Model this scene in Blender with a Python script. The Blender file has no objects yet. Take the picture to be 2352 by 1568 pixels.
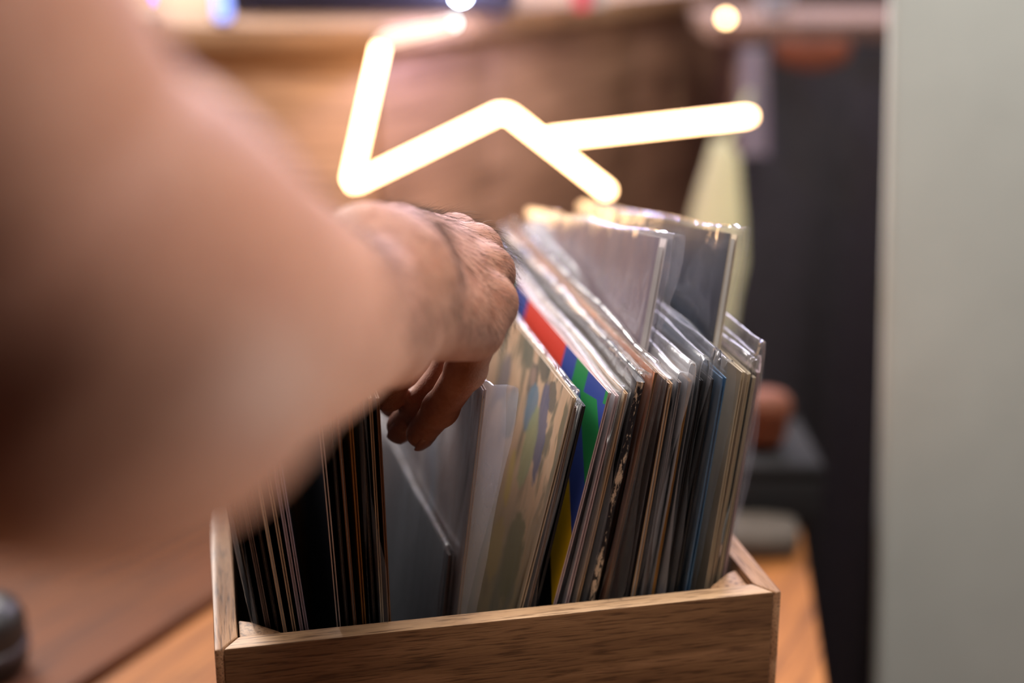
import bpy, bmesh, math, random
import numpy as np
from math import sin, cos, tan, radians, pi, atan2, sqrt
from mathutils import Vector, Matrix

random.seed(7)
RNG = np.random.default_rng(11)
S = bpy.context.scene
COL = S.collection

# ------------------------------------------------------------------ camera
FPX = 3300.0
PITCH = radians(17.4)
CAM_H = 1.32
cam_d = bpy.data.cameras.new('camera')
cam = bpy.data.objects.new('camera', cam_d)
COL.objects.link(cam)
cam.location = (0, 0, CAM_H)
cam.rotation_euler = (pi / 2 - PITCH, 0, 0)
cam_d.sensor_width = 36.0
cam_d.lens = FPX / 2352 * 36.0
cam_d.clip_start = 0.02
cam_d.dof.use_dof = True
cam_d.dof.focus_distance = 0.662
cam_d.dof.aperture_fstop = 2.6
S.camera = cam

# ------------------------------------------------------------------ world, lights, exposure
wd = bpy.data.worlds.new('world'); S.world = wd; wd.use_nodes = True
wd.node_tree.nodes['Background'].inputs[0].default_value = (0.55, 0.5, 0.5, 1)
wd.node_tree.nodes['Background'].inputs[1].default_value = 0.15
S.view_settings.view_transform = 'Standard'
S.view_settings.look = 'None'
S.view_settings.gamma = 1.0
S.view_settings.use_curve_mapping = False
S.view_settings.exposure = 0.06
S.cycles.use_denoising = True
S.cycles.transparent_max_bounces = 28
S.cycles.max_bounces = 8
S.cycles.diffuse_bounces = 4
S.cycles.glossy_bounces = 4
S.cycles.use_adaptive_sampling = True
S.cycles.adaptive_threshold = 0.035
S.cycles.sample_clamp_indirect = 6.0


def area(name, loc, target, size, power, color, sy=None):
    d = bpy.data.lights.new(name, 'AREA')
    d.energy = power; d.color = color; d.size = size
    if sy:
        d.shape = 'RECTANGLE'; d.size_y = sy
    o = bpy.data.objects.new(name, d); COL.objects.link(o)
    o.location = loc
    o.rotation_euler = (Vector(target) - Vector(loc)).to_track_quat('-Z', 'Y').to_euler()
    return o


# ceiling lamp above the crate, added lights at back left and right, lilac stage lamps over the booth
area('ceiling_panel_light', (0.34, 0.55, 2.65), (0.05, 0.68, 1.0), 0.8, 38, (1.0, 0.95, 0.90))
area('left_fill_light', (-1.2, 2.5, 2.25), (0.05, 0.8, 1.0), 1.0, 95, (1.0, 0.94, 0.9))  # unseen light added at back left to brighten the record covers
sd_ = bpy.data.lights.new('forearm_fill_spot', 'SPOT'); sd_.energy = 62; sd_.color = (1.0, 0.95, 0.86)  # unseen low spot, added to brighten the forearm's lower edge
sd_.spot_size = radians(24); sd_.spot_blend = 0.9; sd_.shadow_soft_size = 0.1
so_ = bpy.data.objects.new('forearm_fill_spot', sd_); COL.objects.link(so_); so_.location = (1.15, 0.62, 0.62)
so_.rotation_euler = (Vector((-0.09, 0.33, 1.19)) - so_.location).to_track_quat('-Z', 'Y').to_euler()
area('stage_lamp_light', (0.5, 3.3, 2.3), (0.1, 0.8, 1.0), 1.0, 45, (0.84, 0.78, 1.0))

# ------------------------------------------------------------------ geometry helpers


def ray(x, y):
    a = (x - 1176) / FPX; b = (y - 784) / FPX
    return Vector((a, cos(PITCH) - b * sin(PITCH), -sin(PITCH) - b * cos(PITCH)))


def at(x, y, z):
    """the point seen at photograph pixel (x, y) that lies z metres along the view axis"""
    return Vector((0, 0, CAM_H)) + ray(x, y) * z


def mesh_obj(name, verts, faces, mats, parent=None, smooth=False, fmat=None, sharp=None):
    me = bpy.data.meshes.new(name)
    me.from_pydata([tuple(v) for v in verts], [], faces)
    if not isinstance(mats, (list, tuple)):
        mats = [mats]
    for m in mats:
        me.materials.append(m)
    if fmat is not None:
        me.polygons.foreach_set('material_index', fmat)
    if smooth:
        me.polygons.foreach_set('use_smooth', [True] * len(me.polygons))
    me.update()
    if smooth and sharp:
        me.set_sharp_from_angle(angle=radians(sharp))
    o = bpy.data.objects.new(name, me)
    COL.objects.link(o)
    if parent:
        o.parent = parent
    return o


def bm_obj(name, bm, mats, parent=None, smooth=False, sharp=40):
    me = bpy.data.meshes.new(name)
    bmesh.ops.recalc_face_normals(bm, faces=bm.faces)
    bm.to_mesh(me); bm.free()
    if not isinstance(mats, (list, tuple)):
        mats = [mats]
    for m in mats:
        me.materials.append(m)
    if smooth:
        me.polygons.foreach_set('use_smooth', [True] * len(me.polygons))
        me.set_sharp_from_angle(angle=radians(sharp))
    o = bpy.data.objects.new(name, me)
    COL.objects.link(o)
    if parent:
        o.parent = parent
    return o


def prism_bm(poly, z0, z1, bevel=0.0, seg=2, bm=None):
    bm = bm or bmesh.new()
    lo = [bm.verts.new((p[0], p[1], z0)) for p in poly]
    hi = [bm.verts.new((p[0], p[1], z1)) for p in poly]
    n = len(poly)
    bm.faces.new(lo[::-1]); bm.faces.new(hi)
    for i in range(n):
        bm.faces.new((lo[i], lo[(i + 1) % n], hi[(i + 1) % n], hi[i]))
    bmesh.ops.recalc_face_normals(bm, faces=bm.faces)
    if bevel:
        bmesh.ops.bevel(bm, geom=bm.edges[:], offset=bevel, segments=seg, affect='EDGES', profile=0.5)
    return bm


def box_bm(x0, x1, y0, y1, z0, z1, bevel=0.0, seg=2):
    return prism_bm([(x0, y0), (x1, y0), (x1, y1), (x0, y1)], z0, z1, bevel, seg)


def tube_mesh(pts, r, n=12, cap=True):
    """tube along a polyline; r is a radius or a list"""
    pts = [Vector(p) for p in pts]
    rs = r if isinstance(r, (list, tuple)) else [r] * len(pts)
    V, Fc = [], []
    prev = None
    for i, p in enumerate(pts):
        if i == 0:
            t = pts[1] - p
        elif i == len(pts) - 1:
            t = p - pts[i - 1]
        else:
            t = (pts[i + 1] - p).normalized() + (p - pts[i - 1]).normalized()
        t.normalize()
        if prev is None:
            up = Vector((0, 0, 1)) if abs(t.z) < 0.9 else Vector((1, 0, 0))
            a = t.cross(up).normalized()
        else:
            a = (prev - t * prev.dot(t)).normalized()
        prev = a
        b = t.cross(a)
        for k in range(n):
            w = 2 * pi * k / n
            V.append(p + (a * cos(w) + b * sin(w)) * rs[i])
    for i in range(len(pts) - 1):
        for k in range(n):
            Fc.append((i * n + k, i * n + (k + 1) % n, (i + 1) * n + (k + 1) % n, (i + 1) * n + k))
    if cap:
        Fc.append(tuple(range(n - 1, -1, -1)))
        Fc.append(tuple((len(pts) - 1) * n + k for k in range(n)))
    return V, Fc


def lathe(profile, n=24):
    V, Fc = [], []
    for (r, z) in profile:
        for k in range(n):
            w = 2 * pi * k / n
            V.append((r * cos(w), r * sin(w), z))
    for i in range(len(profile) - 1):
        for k in range(n):
            Fc.append((i * n + k, i * n + (k + 1) % n, (i + 1) * n + (k + 1) % n, (i + 1) * n + k))
    Fc.append(tuple(range(n - 1, -1, -1)))
    Fc.append(tuple((len(profile) - 1) * n + k for k in range(n)))
    return V, Fc


def empty(name, loc=(0, 0, 0), rot=None, mat=None):
    o = bpy.data.objects.new(name, None)
    COL.objects.link(o)
    o.empty_display_size = 0.05
    if mat is not None:
        o.matrix_world = mat
    else:
        o.location = loc
        if rot:
            o.rotation_euler = rot
    return o


def tag(o, label=None, cat=None, group=None, kind=None):
    if label: o['label'] = label
    if cat: o['category'] = cat
    if group: o['group'] = group
    if kind: o['kind'] = kind
    return o


def structure(o, label=None):
    o['kind'] = 'structure'
    if label: o['label'] = label
    return o

# ------------------------------------------------------------------ materials


def hexc(r, g, b):
    f = lambda c: ((c / 255 + 0.055) / 1.055) ** 2.4 if c / 255 > 0.04045 else c / 255 / 12.92
    return (f(r), f(g), f(b), 1)


class NT:
    def __init__(s, name):
        s.m = bpy.data.materials.new(name); s.m.use_nodes = True
        s.t = s.m.node_tree; s.n = s.t.nodes; s.l = s.t.links
        s.b = s.n['Principled BSDF']; s.out = s.n['Material Output']

    def node(s, typ, **kw):
        nd = s.n.new(typ)
        for k, v in kw.items():
            setattr(nd, k, v)
        return nd

    def link(s, a, b): s.l.new(a, b)

    def coord(s, scale=(1, 1, 1), loc=(0, 0, 0), rot=(0, 0, 0)):
        tc = s.node('ShaderNodeTexCoord'); mp = s.node('ShaderNodeMapping')
        s.link(tc.outputs['Object'], mp.inputs[0])
        mp.inputs['Scale'].default_value = scale
        mp.inputs['Location'].default_value = loc
        mp.inputs['Rotation'].default_value = rot
        return mp.outputs[0]

    def noise(s, vec, scale=5, detail=3, rough=0.5, dist=0):
        nd = s.node('ShaderNodeTexNoise')
        s.link(vec, nd.inputs['Vector'])
        nd.inputs['Scale'].default_value = scale
        nd.inputs['Detail'].default_value = detail
        nd.inputs['Roughness'].default_value = rough
        nd.inputs['Distortion'].default_value = dist
        return nd.outputs['Fac']

    def ramp(s, fac, stops, interp='LINEAR'):
        nd = s.node('ShaderNodeValToRGB')
        nd.color_ramp.interpolation = interp
        el = nd.color_ramp.elements
        while len(el) < len(stops):
            el.new(0.5)
        for e, (p, c) in zip(el, stops):
            e.position = p; e.color = c
        s.link(fac, nd.inputs[0])
        return nd.outputs[0]

    def mix(s, fac, a, b, mode='MIX'):
        nd = s.node('ShaderNodeMix', data_type='RGBA', blend_type=mode)
        for sock, v in ((nd.inputs[0], fac), (nd.inputs[6], a), (nd.inputs[7], b)):
            if isinstance(v, (int, float, tuple, list)):
                sock.default_value = v
            else:
                s.link(v, sock)
        return nd.outputs[2]

    def math(s, op, a, b=None, c=None, clamp=False):
        nd = s.node('ShaderNodeMath', operation=op, use_clamp=clamp)
        for sock, v in zip(nd.inputs, (a, b, c)):
            if v is None:
                continue
            if isinstance(v, (int, float)):
                sock.default_value = v
            else:
                s.link(v, sock)
        return nd.outputs[0]

    def bump(s, h, strength=0.2, dist=0.001):
        nd = s.node('ShaderNodeBump')
        nd.inputs['Strength'].default_value = strength
        nd.inputs['Distance'].default_value = dist
        s.link(h, nd.inputs['Height'])
        s.link(nd.outputs[0], s.b.inputs['Normal'])

    def set(s, color=None, rough=None, metal=None, spec=None):
        if color is not None:
            if isinstance(color, (tuple, list)):
                s.b.inputs['Base Color'].default_value = color
            else:
                s.link(color, s.b.inputs['Base Color'])
        if rough is not None:
            if isinstance(rough, (int, float)):
                s.b.inputs['Roughness'].default_value = rough
            else:
                s.link(rough, s.b.inputs['Roughness'])
        if metal is not None: s.b.inputs['Metallic'].default_value = metal
        if spec is not None: s.b.inputs['Specular IOR Level'].default_value = spec
        return s.m


def mat_wood(name, c0, c1, c2, grain=(4, 90, 90), rough=0.5, streak=(30, 700, 700), seed=0.0, bump=0.25):
    t = NT(name)
    big = t.noise(t.coord(grain, (seed, seed * 2, seed)), 1.0, 4, 0.6, 0.6)
    fine = t.noise(t.coord(streak, (seed, 0, seed)), 1.0, 3, 0.6)
    col = t.ramp(big, [(0.3, c0), (0.5, c1), (0.72, c2)])
    pore = t.ramp(fine, [(0.36, (0.25, 0.2, 0.17, 1)), (0.5, (1, 1, 1, 1))])
    col = t.mix(0.75, col, pore, 'MULTIPLY')
    t.bump(fine, bump, 0.0006)
    return t.set(col, rough)


def mat_plain(name, color, rough=0.5, metal=0.0, var=0.12, scale=30, bump=0.1, spec=None):
    t = NT(name)
    n = t.noise(t.coord(), scale, 4, 0.55)
    d = tuple(c * (1 - var) for c in color[:3]) + (1,)
    l = tuple(min(1, c * (1 + var)) for c in color[:3]) + (1,)
    col = t.ramp(n, [(0.3, d), (0.7, l)])
    if bump:
        t.bump(n, bump, 0.0005)
    return t.set(col, rough, metal, spec)


def mat_emit(name, color, strength):
    t = NT(name)
    t.set((0.02, 0.02, 0.02, 1), 0.3)
    t.b.inputs['Emission Color'].default_value = color
    t.b.inputs['Emission Strength'].default_value = strength
    return t.m


def mat_plastic(name, tint=(0.975, 0.975, 0.985), haze=0.10, rough=0.12, wr=0.5):
    """thin clear film: see-through, Fresnel gloss and a little milky haze"""
    t = NT(name)
    t.n.remove(t.b)
    tr = t.node('ShaderNodeBsdfTransparent'); tr.inputs[0].default_value = tint + (1,)
    gl = t.node('ShaderNodeBsdfAnisotropic'); gl.inputs['Roughness'].default_value = rough
    gl.inputs['Color'].default_value = (0.95, 0.95, 0.95, 1)
    df = t.node('ShaderNodeBsdfDiffuse'); df.inputs[0].default_value = (0.75, 0.75, 0.78, 1)
    tl = t.node('ShaderNodeBsdfTranslucent'); tl.inputs[0].default_value = (0.75, 0.75, 0.78, 1)
    bp = t.node('ShaderNodeBump'); bp.inputs['Strength'].default_value = wr
    bp.inputs['Distance'].default_value = 0.002
    n = t.noise(t.coord((60, 45, 14)), 1.0, 3, 0.55, 0.8)
    t.link(n, bp.inputs['Height'])
    fr = t.node('ShaderNodeFresnel')
    geo = t.node('ShaderNodeNewGeometry')          # a film is equally glossy from both sides
    t.link(t.math('MULTIPLY_ADD', geo.outputs['Backfacing'], 1 / 1.45 - 1.45, 1.45), fr.inputs[0])
    t.link(bp.outputs[0], fr.inputs['Normal']); t.link(bp.outputs[0], gl.inputs['Normal'])
    m0 = t.node('ShaderNodeMixShader'); m0.inputs[0].default_value = 0.4
    t.link(df.outputs[0], m0.inputs[1]); t.link(tl.outputs[0], m0.inputs[2])
    m1 = t.node('ShaderNodeMixShader')
    n2 = t.noise(t.coord((25, 25, 9)), 1.0, 4, 0.6)
    hz = t.math('MULTIPLY', n2, haze * 2)
    t.link(hz, m1.inputs[0]); t.link(tr.outputs[0], m1.inputs[1]); t.link(m0.outputs[0], m1.inputs[2])
    m2 = t.node('ShaderNodeMixShader')
    t.link(fr.outputs[0], m2.inputs[0]); t.link(m1.outputs[0], m2.inputs[1]); t.link(gl.outputs[0], m2.inputs[2])
    t.link(m2.outputs[0], t.out.inputs[0])
    return t.m


M = {}
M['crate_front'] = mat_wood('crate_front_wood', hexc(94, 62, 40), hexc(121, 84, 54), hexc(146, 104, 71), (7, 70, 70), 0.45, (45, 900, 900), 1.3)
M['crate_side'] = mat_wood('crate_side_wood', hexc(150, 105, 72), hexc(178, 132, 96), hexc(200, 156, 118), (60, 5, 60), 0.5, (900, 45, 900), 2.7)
M['crate_block'] = mat_wood('crate_block_wood', hexc(150, 108, 76), hexc(176, 134, 98), hexc(196, 158, 122), (60, 60, 5), 0.6, (400, 400, 400), 4.1)
M['crate_in'] = mat_wood('crate_floor_wood', hexc(120, 85, 58), hexc(140, 100, 70), hexc(160, 120, 88), (5, 60, 60), 0.6)

# ------------------------------------------------------------------ the room
M['floor'] = mat_wood('floor_wood', hexc(84, 50, 28), hexc(110, 66, 36), hexc(132, 84, 48), (2, 20, 20), 0.4, (8, 160, 160))
M['wall'] = mat_plain('dark_wall', hexc(70, 58, 55), 0.8, scale=4)
M['ceil'] = mat_plain('ceiling_paint', hexc(120, 112, 108), 0.9, scale=3)
structure(bm_obj('floor', box_bm(-2.6, 2.6, -2.2, 4.2, -0.05, 0.0), M['floor']), 'brown wooden floor')
structure(bm_obj('wall_back', box_bm(-2.6, 2.6, 4.2, 4.3, 0, 2.75), M['wall']), 'dark back wall')
structure(bm_obj('wall_left', box_bm(-2.7, -2.6, -2.2, 4.2, 0, 2.75), M['wall']), 'dark left wall')
structure(bm_obj('wall_right', box_bm(2.6, 2.7, -2.2, 4.2, 0, 2.75), M['wall']), 'dark right wall')
structure(bm_obj('wall_front', box_bm(-2.6, 2.6, -2.3, -2.2, 0, 2.75), M['wall']), 'dark wall behind the viewer')
structure(bm_obj('ceiling', box_bm(-2.6, 2.6, -2.2, 4.2, 2.75, 2.85), M['ceil']), 'pale ceiling')

# white square pillar at the right
M['pillar'] = mat_plain('pillar_paint', hexc(228, 234, 227), 0.55, var=0.05, scale=9, bump=0.15)
pb = bmesh.new()
prism_bm([(0, 0), (0.30, 0.02), (0.42, 0.30), (0.12, 0.30)], 0, 2.75, 0.012, 4, pb)
pil = bm_obj('pillar', pb, M['pillar'], None, True)
P0 = at(2029, 500, 1.22)
# it leans a touch: foot to the right of its top
pil.matrix_world = Matrix.Translation((P0.x + 0.058, P0.y, 0)) @ Matrix.Rotation(radians(-3.2), 4, 'Y')
tag(pil, 'pale grey white painted pillar standing at the right', 'pillar')
pil['kind'] = 'structure'

# ------------------------------------------------------------------ DJ booth
M['booth'] = mat_wood('booth_wood', hexc(172, 132, 102), hexc(186, 146, 116), hexc(200, 160, 130), (3, 3, 12), 0.45, (8, 8, 200), 5.0)
M['booth_shaded'] = mat_wood('booth_wood_shaded', hexc(142, 104, 80), hexc(160, 120, 94), hexc(172, 132, 106), (3, 3, 12), 0.45, (8, 8, 200), 6.0)  # same booth wood, darkened to paint the shade on the receding face
M['slab'] = mat_wood('booth_top_wood', hexc(150, 112, 80), hexc(168, 128, 94), hexc(182, 142, 108), (3, 12, 12), 0.75, (8, 200, 200), 7.0)
BC = at(888, 60, 1.44)                 # front corner of the counter
BT = BC.z
BX, BY = BC.x, BC.y
rd = Vector((0.555, 0.832, 0))
rn = Vector((0.832, -0.555, 0))        # outward normal of the receding face
booth = empty('dj_booth', (BX, BY, 0))
tag(booth, 'wooden booth counter with an angled corner behind the crate', 'counter')
RL = 0.92
top_poly = [(-1.25, 0), (0, 0), (rd.x * RL, rd.y * RL), (rd.x * RL - 0.5, rd.y * RL + 0.25), (-1.25, 0.95)]
bm_obj('countertop', prism_bm(top_poly, BT - 0.025, BT, 0.003), M['slab'], booth, True)
core = [(-1.22, 0.05), (-0.02, 0.05), (rd.x * RL - 0.035, rd.y * RL - 0.0), (rd.x * RL - 0.48, rd.y * RL + 0.2), (-1.22, 0.9)]
bm_obj('body', prism_bm(core, 0.0, BT - 0.026), M['booth_shaded'], booth)
for k in range(3):
    x0, x1 = -1.22 + k * 0.4 + 0.002, -1.22 + (k + 1) * 0.4 - 0.002
    bm_obj('panel', box_bm(x0, x1, 0.02, 0.049, 0.0, BT - 0.027, 0.002), M['booth'], booth, True)
for (a, b) in ((0.01, 0.208), (0.212, 0.56), (0.564, 0.90)):
    o0 = rd * a - rn * 0.022; o1 = rd * b - rn * 0.022
    q = [o0, o1, o1 - rn * 0.02, o0 - rn * 0.02]
    bm_obj('panel', prism_bm([(p.x, p.y) for p in q], 0.0, BT - 0.027, 0.002), M['booth_shaded'], booth, True)

# ------------------------------------------------------------------ neon sign
M['neon'] = mat_emit('neon_glow', (1.0, 0.60, 0.29, 1), 20.0)
M['neon_end'] = mat_emit('neon_glow_dim', (1.0, 0.66, 0.5, 1), 2.1)
M['black_plastic'] = mat_plain('black_plastic', (0.012, 0.012, 0.014, 1), 0.4)
M['metal'] = mat_plain('grey_metal', hexc(150, 148, 150), 0.35, 0.8)
NZ = 1.345


def rounded(pts, r, seg=5):
    out = [pts[0]]
    for i in range(1, len(pts) - 1):
        p = pts[i]; a = (pts[i - 1] - p); b = (pts[i + 1] - p)
        ra = min(r, a.length * 0.4); rb = min(r, b.length * 0.4)
        A = p + a.normalized() * ra; B = p + b.normalized() * rb
        for k in range(seg + 1):
            t = k / seg
            out.append(A * (1 - t) ** 2 + p * 2 * t * (1 - t) + B * t ** 2)
    out.append(pts[-1])
    return out


sign = empty('neon_sign', at(1160, 440, NZ))
tag(sign, 'glowing warm white zigzag neon tube sign in front of the booth', 'neon sign')
inv = -Vector(sign.location)
pA = [at(897, 87, NZ), at(868, 100, NZ), at(790, 440, NZ), at(1158, 248, NZ), at(1392, 436, NZ)]
pA = [at(874, 108, NZ), at(803, 428, NZ), at(1158, 253, NZ), at(1390, 434, NZ)]
ptsA = rounded(pA, 0.010)
V, Fc = tube_mesh([p + inv for p in ptsA], 0.0055)
mesh_obj('tube', V, Fc, M['neon'], sign, True)
ptsE = rounded([at(874, 106, NZ), at(882, 92, NZ), at(920, 84, NZ), at(1042, 55, NZ)], 0.008)
V, Fc = tube_mesh([p + inv for p in ptsE], 0.0055)
mesh_obj('tube', V, Fc, M['neon_end'], sign, True)
ptsB = [at(1262, 318, NZ + 0.004), at(1716, 267, NZ + 0.004)]
V, Fc = tube_mesh([p + inv for p in ptsB], 0.0062)
mesh_obj('tube', V, Fc, M['neon'], sign, True)
for p in (at(1393, 437, NZ), at(1719, 266.6, NZ + 0.004), at(1258, 318.5, NZ + 0.004)):
    V, Fc = lathe([(0.001, -0.005), (0.0045, -0.004), (0.0058, 0), (0.0045, 0.004), (0.001, 0.005)], 12)
    mesh_obj('end_cap', [Vector(v) + p + inv for v in V], Fc, M['neon'], sign, True)
# thin wires that hang the sign from the ceiling
for (x, y, dz) in ((874, 110, 0), (1158, 255, 0), (1560, 284, 0.004)):
    p = at(x, y, NZ + dz)
    V, Fc = tube_mesh([p + inv, Vector((p.x, p.y, 2.745)) + inv], 0.00025, 6)
    mesh_obj('wire', V, Fc, M['black_plastic'], sign, True)
m_ = mat_emit('neon_end_glow', (0.75, 1.0, 0.92, 1), 7.0)
p = at(1041, 53, NZ)
V, Fc = lathe([(0.001, -0.0045), (0.0035, -0.003), (0.0045, 0), (0.0035, 0.003), (0.001, 0.0045)], 12)
mesh_obj('end_light', [Vector(v) + p + inv for v in V], Fc, m_, sign, True)

# ------------------------------------------------------------------ gear on the booth
M['gear'] = mat_plain('gear_black', hexc(38, 36, 46), 0.35)
M['knob'] = mat_plain('knob_black', hexc(60, 58, 66), 0.4)
ctl = empty('dj_controller', at(780, 40, 1.62)); ctl.location.z = BT
tag(ctl, 'dark mixing deck with knobs and lit buttons on the counter', 'mixer')
bm_obj('body', box_bm(-0.12, 0.20, -0.06, 0.22, 0.006, 0.058, 0.006, 3), M['gear'], ctl, True)
for (x, y) in ((-0.10, -0.04), (0.18, -0.04), (-0.10, 0.2), (0.18, 0.2)):
    V, Fc = lathe([(0.012, 0), (0.012, 0.008)], 14)
    mesh_obj('rubber_foot', [(v[0] + x, v[1] + y, v[2]) for v in V], Fc, M['knob'], ctl, True, sharp=40)
for (x, y) in ((-0.04, 0.11), (0.12, 0.11)):
    V, Fc = lathe([(0.065, 0.058), (0.065, 0.068), (0.06, 0.072), (0.02, 0.072), (0.018, 0.074)], 32)
    mesh_obj('jog_wheel', [(v[0] + x, v[1] + y, v[2]) for v in V], Fc, M['knob'], ctl, True, sharp=40)
for i in range(5):
    V, Fc = lathe([(0.009, 0.058), (0.008, 0.074), (0.006, 0.076)], 14)
    mesh_obj('knob', [(v[0] - 0.03 + i * 0.02, v[1] - 0.03, v[2]) for v in V], Fc, M['knob'], ctl, True, sharp=40)


def led(parent, pos, r, color, strength, name='lamp', h=None):
    m = mat_emit(name + '_glow', color, strength)
    if h is None:
        prof = [(r * sin(pi * k / 8) + 1e-5, -r * cos(pi * k / 8)) for k in range(9)]
    else:
        prof = [(r * 0.5, 0), (r, 0.003), (r, h - 0.003), (r * 0.5, h)]
    V, Fc = lathe(prof, 14)
    return mesh_obj(name, [Vector(v) + Vector(pos) for v in V], Fc, m, parent, True)


cl = Vector(ctl.location)
led(ctl, at(1058, -12, 1.555) - cl, 0.006, (0.55, 0.7, 1, 1), 160, 'indicator')
gl = bpy.data.lights.new('indicator_light', 'POINT'); gl.energy = 2.0; gl.color = (0.5, 0.5, 1.0); gl.shadow_soft_size = 0.012
go = bpy.data.objects.new('indicator_light', gl); COL.objects.link(go); go.location = at(1085, -12, 1.44)

# blue light stick standing at the left of the deck
bl = empty('light_stick', (at(512, 32, 1.462).x, at(512, 32, 1.462).y, BT))
tag(bl, 'small glowing blue light standing on the counter', 'lamp')
V, Fc = lathe([(0.010, 0), (0.010, 0.003), (0.007, 0.004)], 20)
mesh_obj('base', V, Fc, M['gear'], bl, True, sharp=40)
led(bl, (0, 0, 0.0035), 0.0085, (0.24, 0.36, 1.0, 1), 2.4, 'tube', 0.075)
bl2 = empty('light_stick', (at(335, -10, 1.462).x, at(335, -10, 1.462).y, BT))
tag(bl2, 'violet light on the counter, partly hidden behind the arm', 'lamp')
V, Fc = lathe([(0.010, 0), (0.010, 0.003), (0.007, 0.004)], 20)
mesh_obj('base', V, Fc, M['gear'], bl2, True, sharp=40)
led(bl2, (0, 0, 0.02), 0.0065, (0.33, 0.16, 1.0, 1), 4, 'tube', 0.06)

# red and grey cups
def cup(name, px, z, r, h, color, label, rough=0.3, ztop=None, base=None):
    p = at(px[0], px[1], z)
    e = empty(name, (p.x, p.y, base if base is not None else BT))
    tag(e, label, 'cup')
    m = mat_plain(name + '_' + label.split()[0], color, rough)
    V, Fc = lathe([(r * 0.72, 0), (r * 0.74, 0.003), (r * 0.98, h - 0.004), (r, h), (r * 0.95, h), (r * 0.93, h - 0.006), (r * 0.7, 0.006)], 24)
    mesh_obj('body', V, Fc, m, e, True, sharp=50)
    V, Fc = tube_mesh([Vector((r * cos(2 * pi * k / 24), r * sin(2 * pi * k / 24), h)) for k in range(25)], 0.0012, 6, False)
    mesh_obj('rim', V, Fc, m, e, True)
    return e


cup('drinking_cup', (1336, 20), 1.66, 0.013, 0.07, hexc(215, 60, 80), 'red cup on the counter behind the neon sign')
cup('drinking_cup', (1372, 10), 1.70, 0.012, 0.08, hexc(190, 190, 195), 'grey cup beside the red one on the counter')

# ------------------------------------------------------------------ black draped side counter
M['drape'] = mat_plain('black_cloth', hexc(52, 48, 52), 0.85, var=0.2, scale=60, bump=0.2)
M['counter2'] = mat_wood('side_counter_wood', hexc(110, 80, 64), hexc(126, 92, 74), hexc(140, 104, 84), (3, 12, 12), 0.85)
DZ = 1.72
d0 = at(1752, 88, DZ)
cnt = empty('side_counter', (d0.x, d0.y, 0))
tag(cnt, 'pale side counter at the right, its front hidden by a black cloth', 'counter')
bm_obj('countertop', box_bm(-0.06, 0.75, 0.0, 0.27, d0.z - 0.005, d0.z + 0.018, 0.004), M['counter2'], cnt, True)
for (x, y) in ((0.0, 0.06), (0.7, 0.06), (0.0, 0.22), (0.7, 0.22)):
    bm_obj('leg', box_bm(x - 0.02, x + 0.02, y - 0.02, y + 0.02, 0, d0.z - 0.006, 0.003), M['counter2'], cnt, True)
nx, nz = 60, 14
V, Fc = [], []
for i in range(nx + 1):
    for j in range(nz + 1):
        s = i / nx; t = j / nz
        amp = 0.006 + 0.02 * t
        x = -0.03 + s * 0.78
        y = -0.045 - amp * (sin(s * 31) + 0.6 * sin(s * 53 + 1.3 + t)) - 0.01 * t
        z = (d0.z - 0.001) * (1 - t) + 0.004 * t
        V.append((x + d0.x, y + d0.y, z))
n0 = len(V)
V += [(v[0], v[1] + 0.003, v[2]) for v in V]
for i in range(nx):
    for j in range(nz):
        a = i * (nz + 1) + j; b = a + nz + 1
        Fc.append((a, b, b + 1, a + 1)); Fc.append((a + n0, a + 1 + n0, b + 1 + n0, b + n0))
dr = mesh_obj('black_drape', V, Fc, M['drape'], None, True)
tag(dr, 'black cloth hanging in folds between the records and the pillar', 'drape')

# copper-coloured band at the top of the drape, warm lamp and white bowl on the counter
M['rust'] = mat_plain('rust_cloth', hexc(112, 54, 26), 0.8, scale=40)
V, Fc = [], []
for i in range(13):
    for j in range(7):
        s = i / 12; t = j / 6
        x = 0.0 + s * 0.085
        w = 1 - 0.35 * (2 * s - 1) ** 2
        V.append((d0.x + x, d0.y - 0.085 - 0.008 * sin(pi * t) - 0.003 * sin(s * 17), d0.z + 0.006 - t * 0.034 * w))
n0 = len(V)
V += [(v[0], v[1] + 0.004, v[2]) for v in V]
Fc = []
for i in range(12):
    for j in range(6):
        a = i * 7 + j; b = a + 7
        Fc.append((a, b, b + 1, a + 1)); Fc.append((a + n0, a + 1 + n0, b + 1 + n0, b + n0))
for i in range(12):
    a = i * 7; b = a + 7
    Fc.append((a, a + n0, b + n0, b)); Fc.append((a + 6, b + 6, b + 6 + n0, a + 6 + n0))
tag(mesh_obj('cloth_band', V, Fc, M['rust'], None, True), 'rust orange cloth at the top of the black drape', 'cloth')

lq = at(1667, 52, 1.715)
lp = empty('table_lamp', (lq.x, lq.y, d0.z + 0.018))
tag(lp, 'tiny warm round light at the end of the side counter', 'lamp')
V, Fc = lathe([(0.007, 0), (0.007, 0.001), (0.003, 0.0015)], 20)
mesh_obj('base', V, Fc, M['metal'], lp, True, sharp=40)
led(lp, (0, 0, 0.0055), 0.0045, (1.0, 0.62, 0.28, 1), 26, 'bulb')

M['white_ceramic'] = mat_plain('white_ceramic', hexc(170, 172, 180), 0.3, var=0.03)
p = at(1776, 50, 1.80)
bw = empty('bowl', (p.x, p.y, d0.z + 0.018))
tag(bw, 'white bowl on the pale side counter', 'bowl')
V, Fc = lathe([(0.009, 0), (0.011, 0.003), (0.019, 0.014), (0.022, 0.028), (0.020, 0.028), (0.016, 0.014), (0.008, 0.005)], 28)
mesh_obj('body', V, Fc, M['white_ceramic'], bw, True, sharp=60)
V, Fc = lathe([(0.013, 0.0), (0.013, 0.003)], 20)
mesh_obj('foot_ring', V, Fc, M['white_ceramic'], bw, True, sharp=60)

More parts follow.
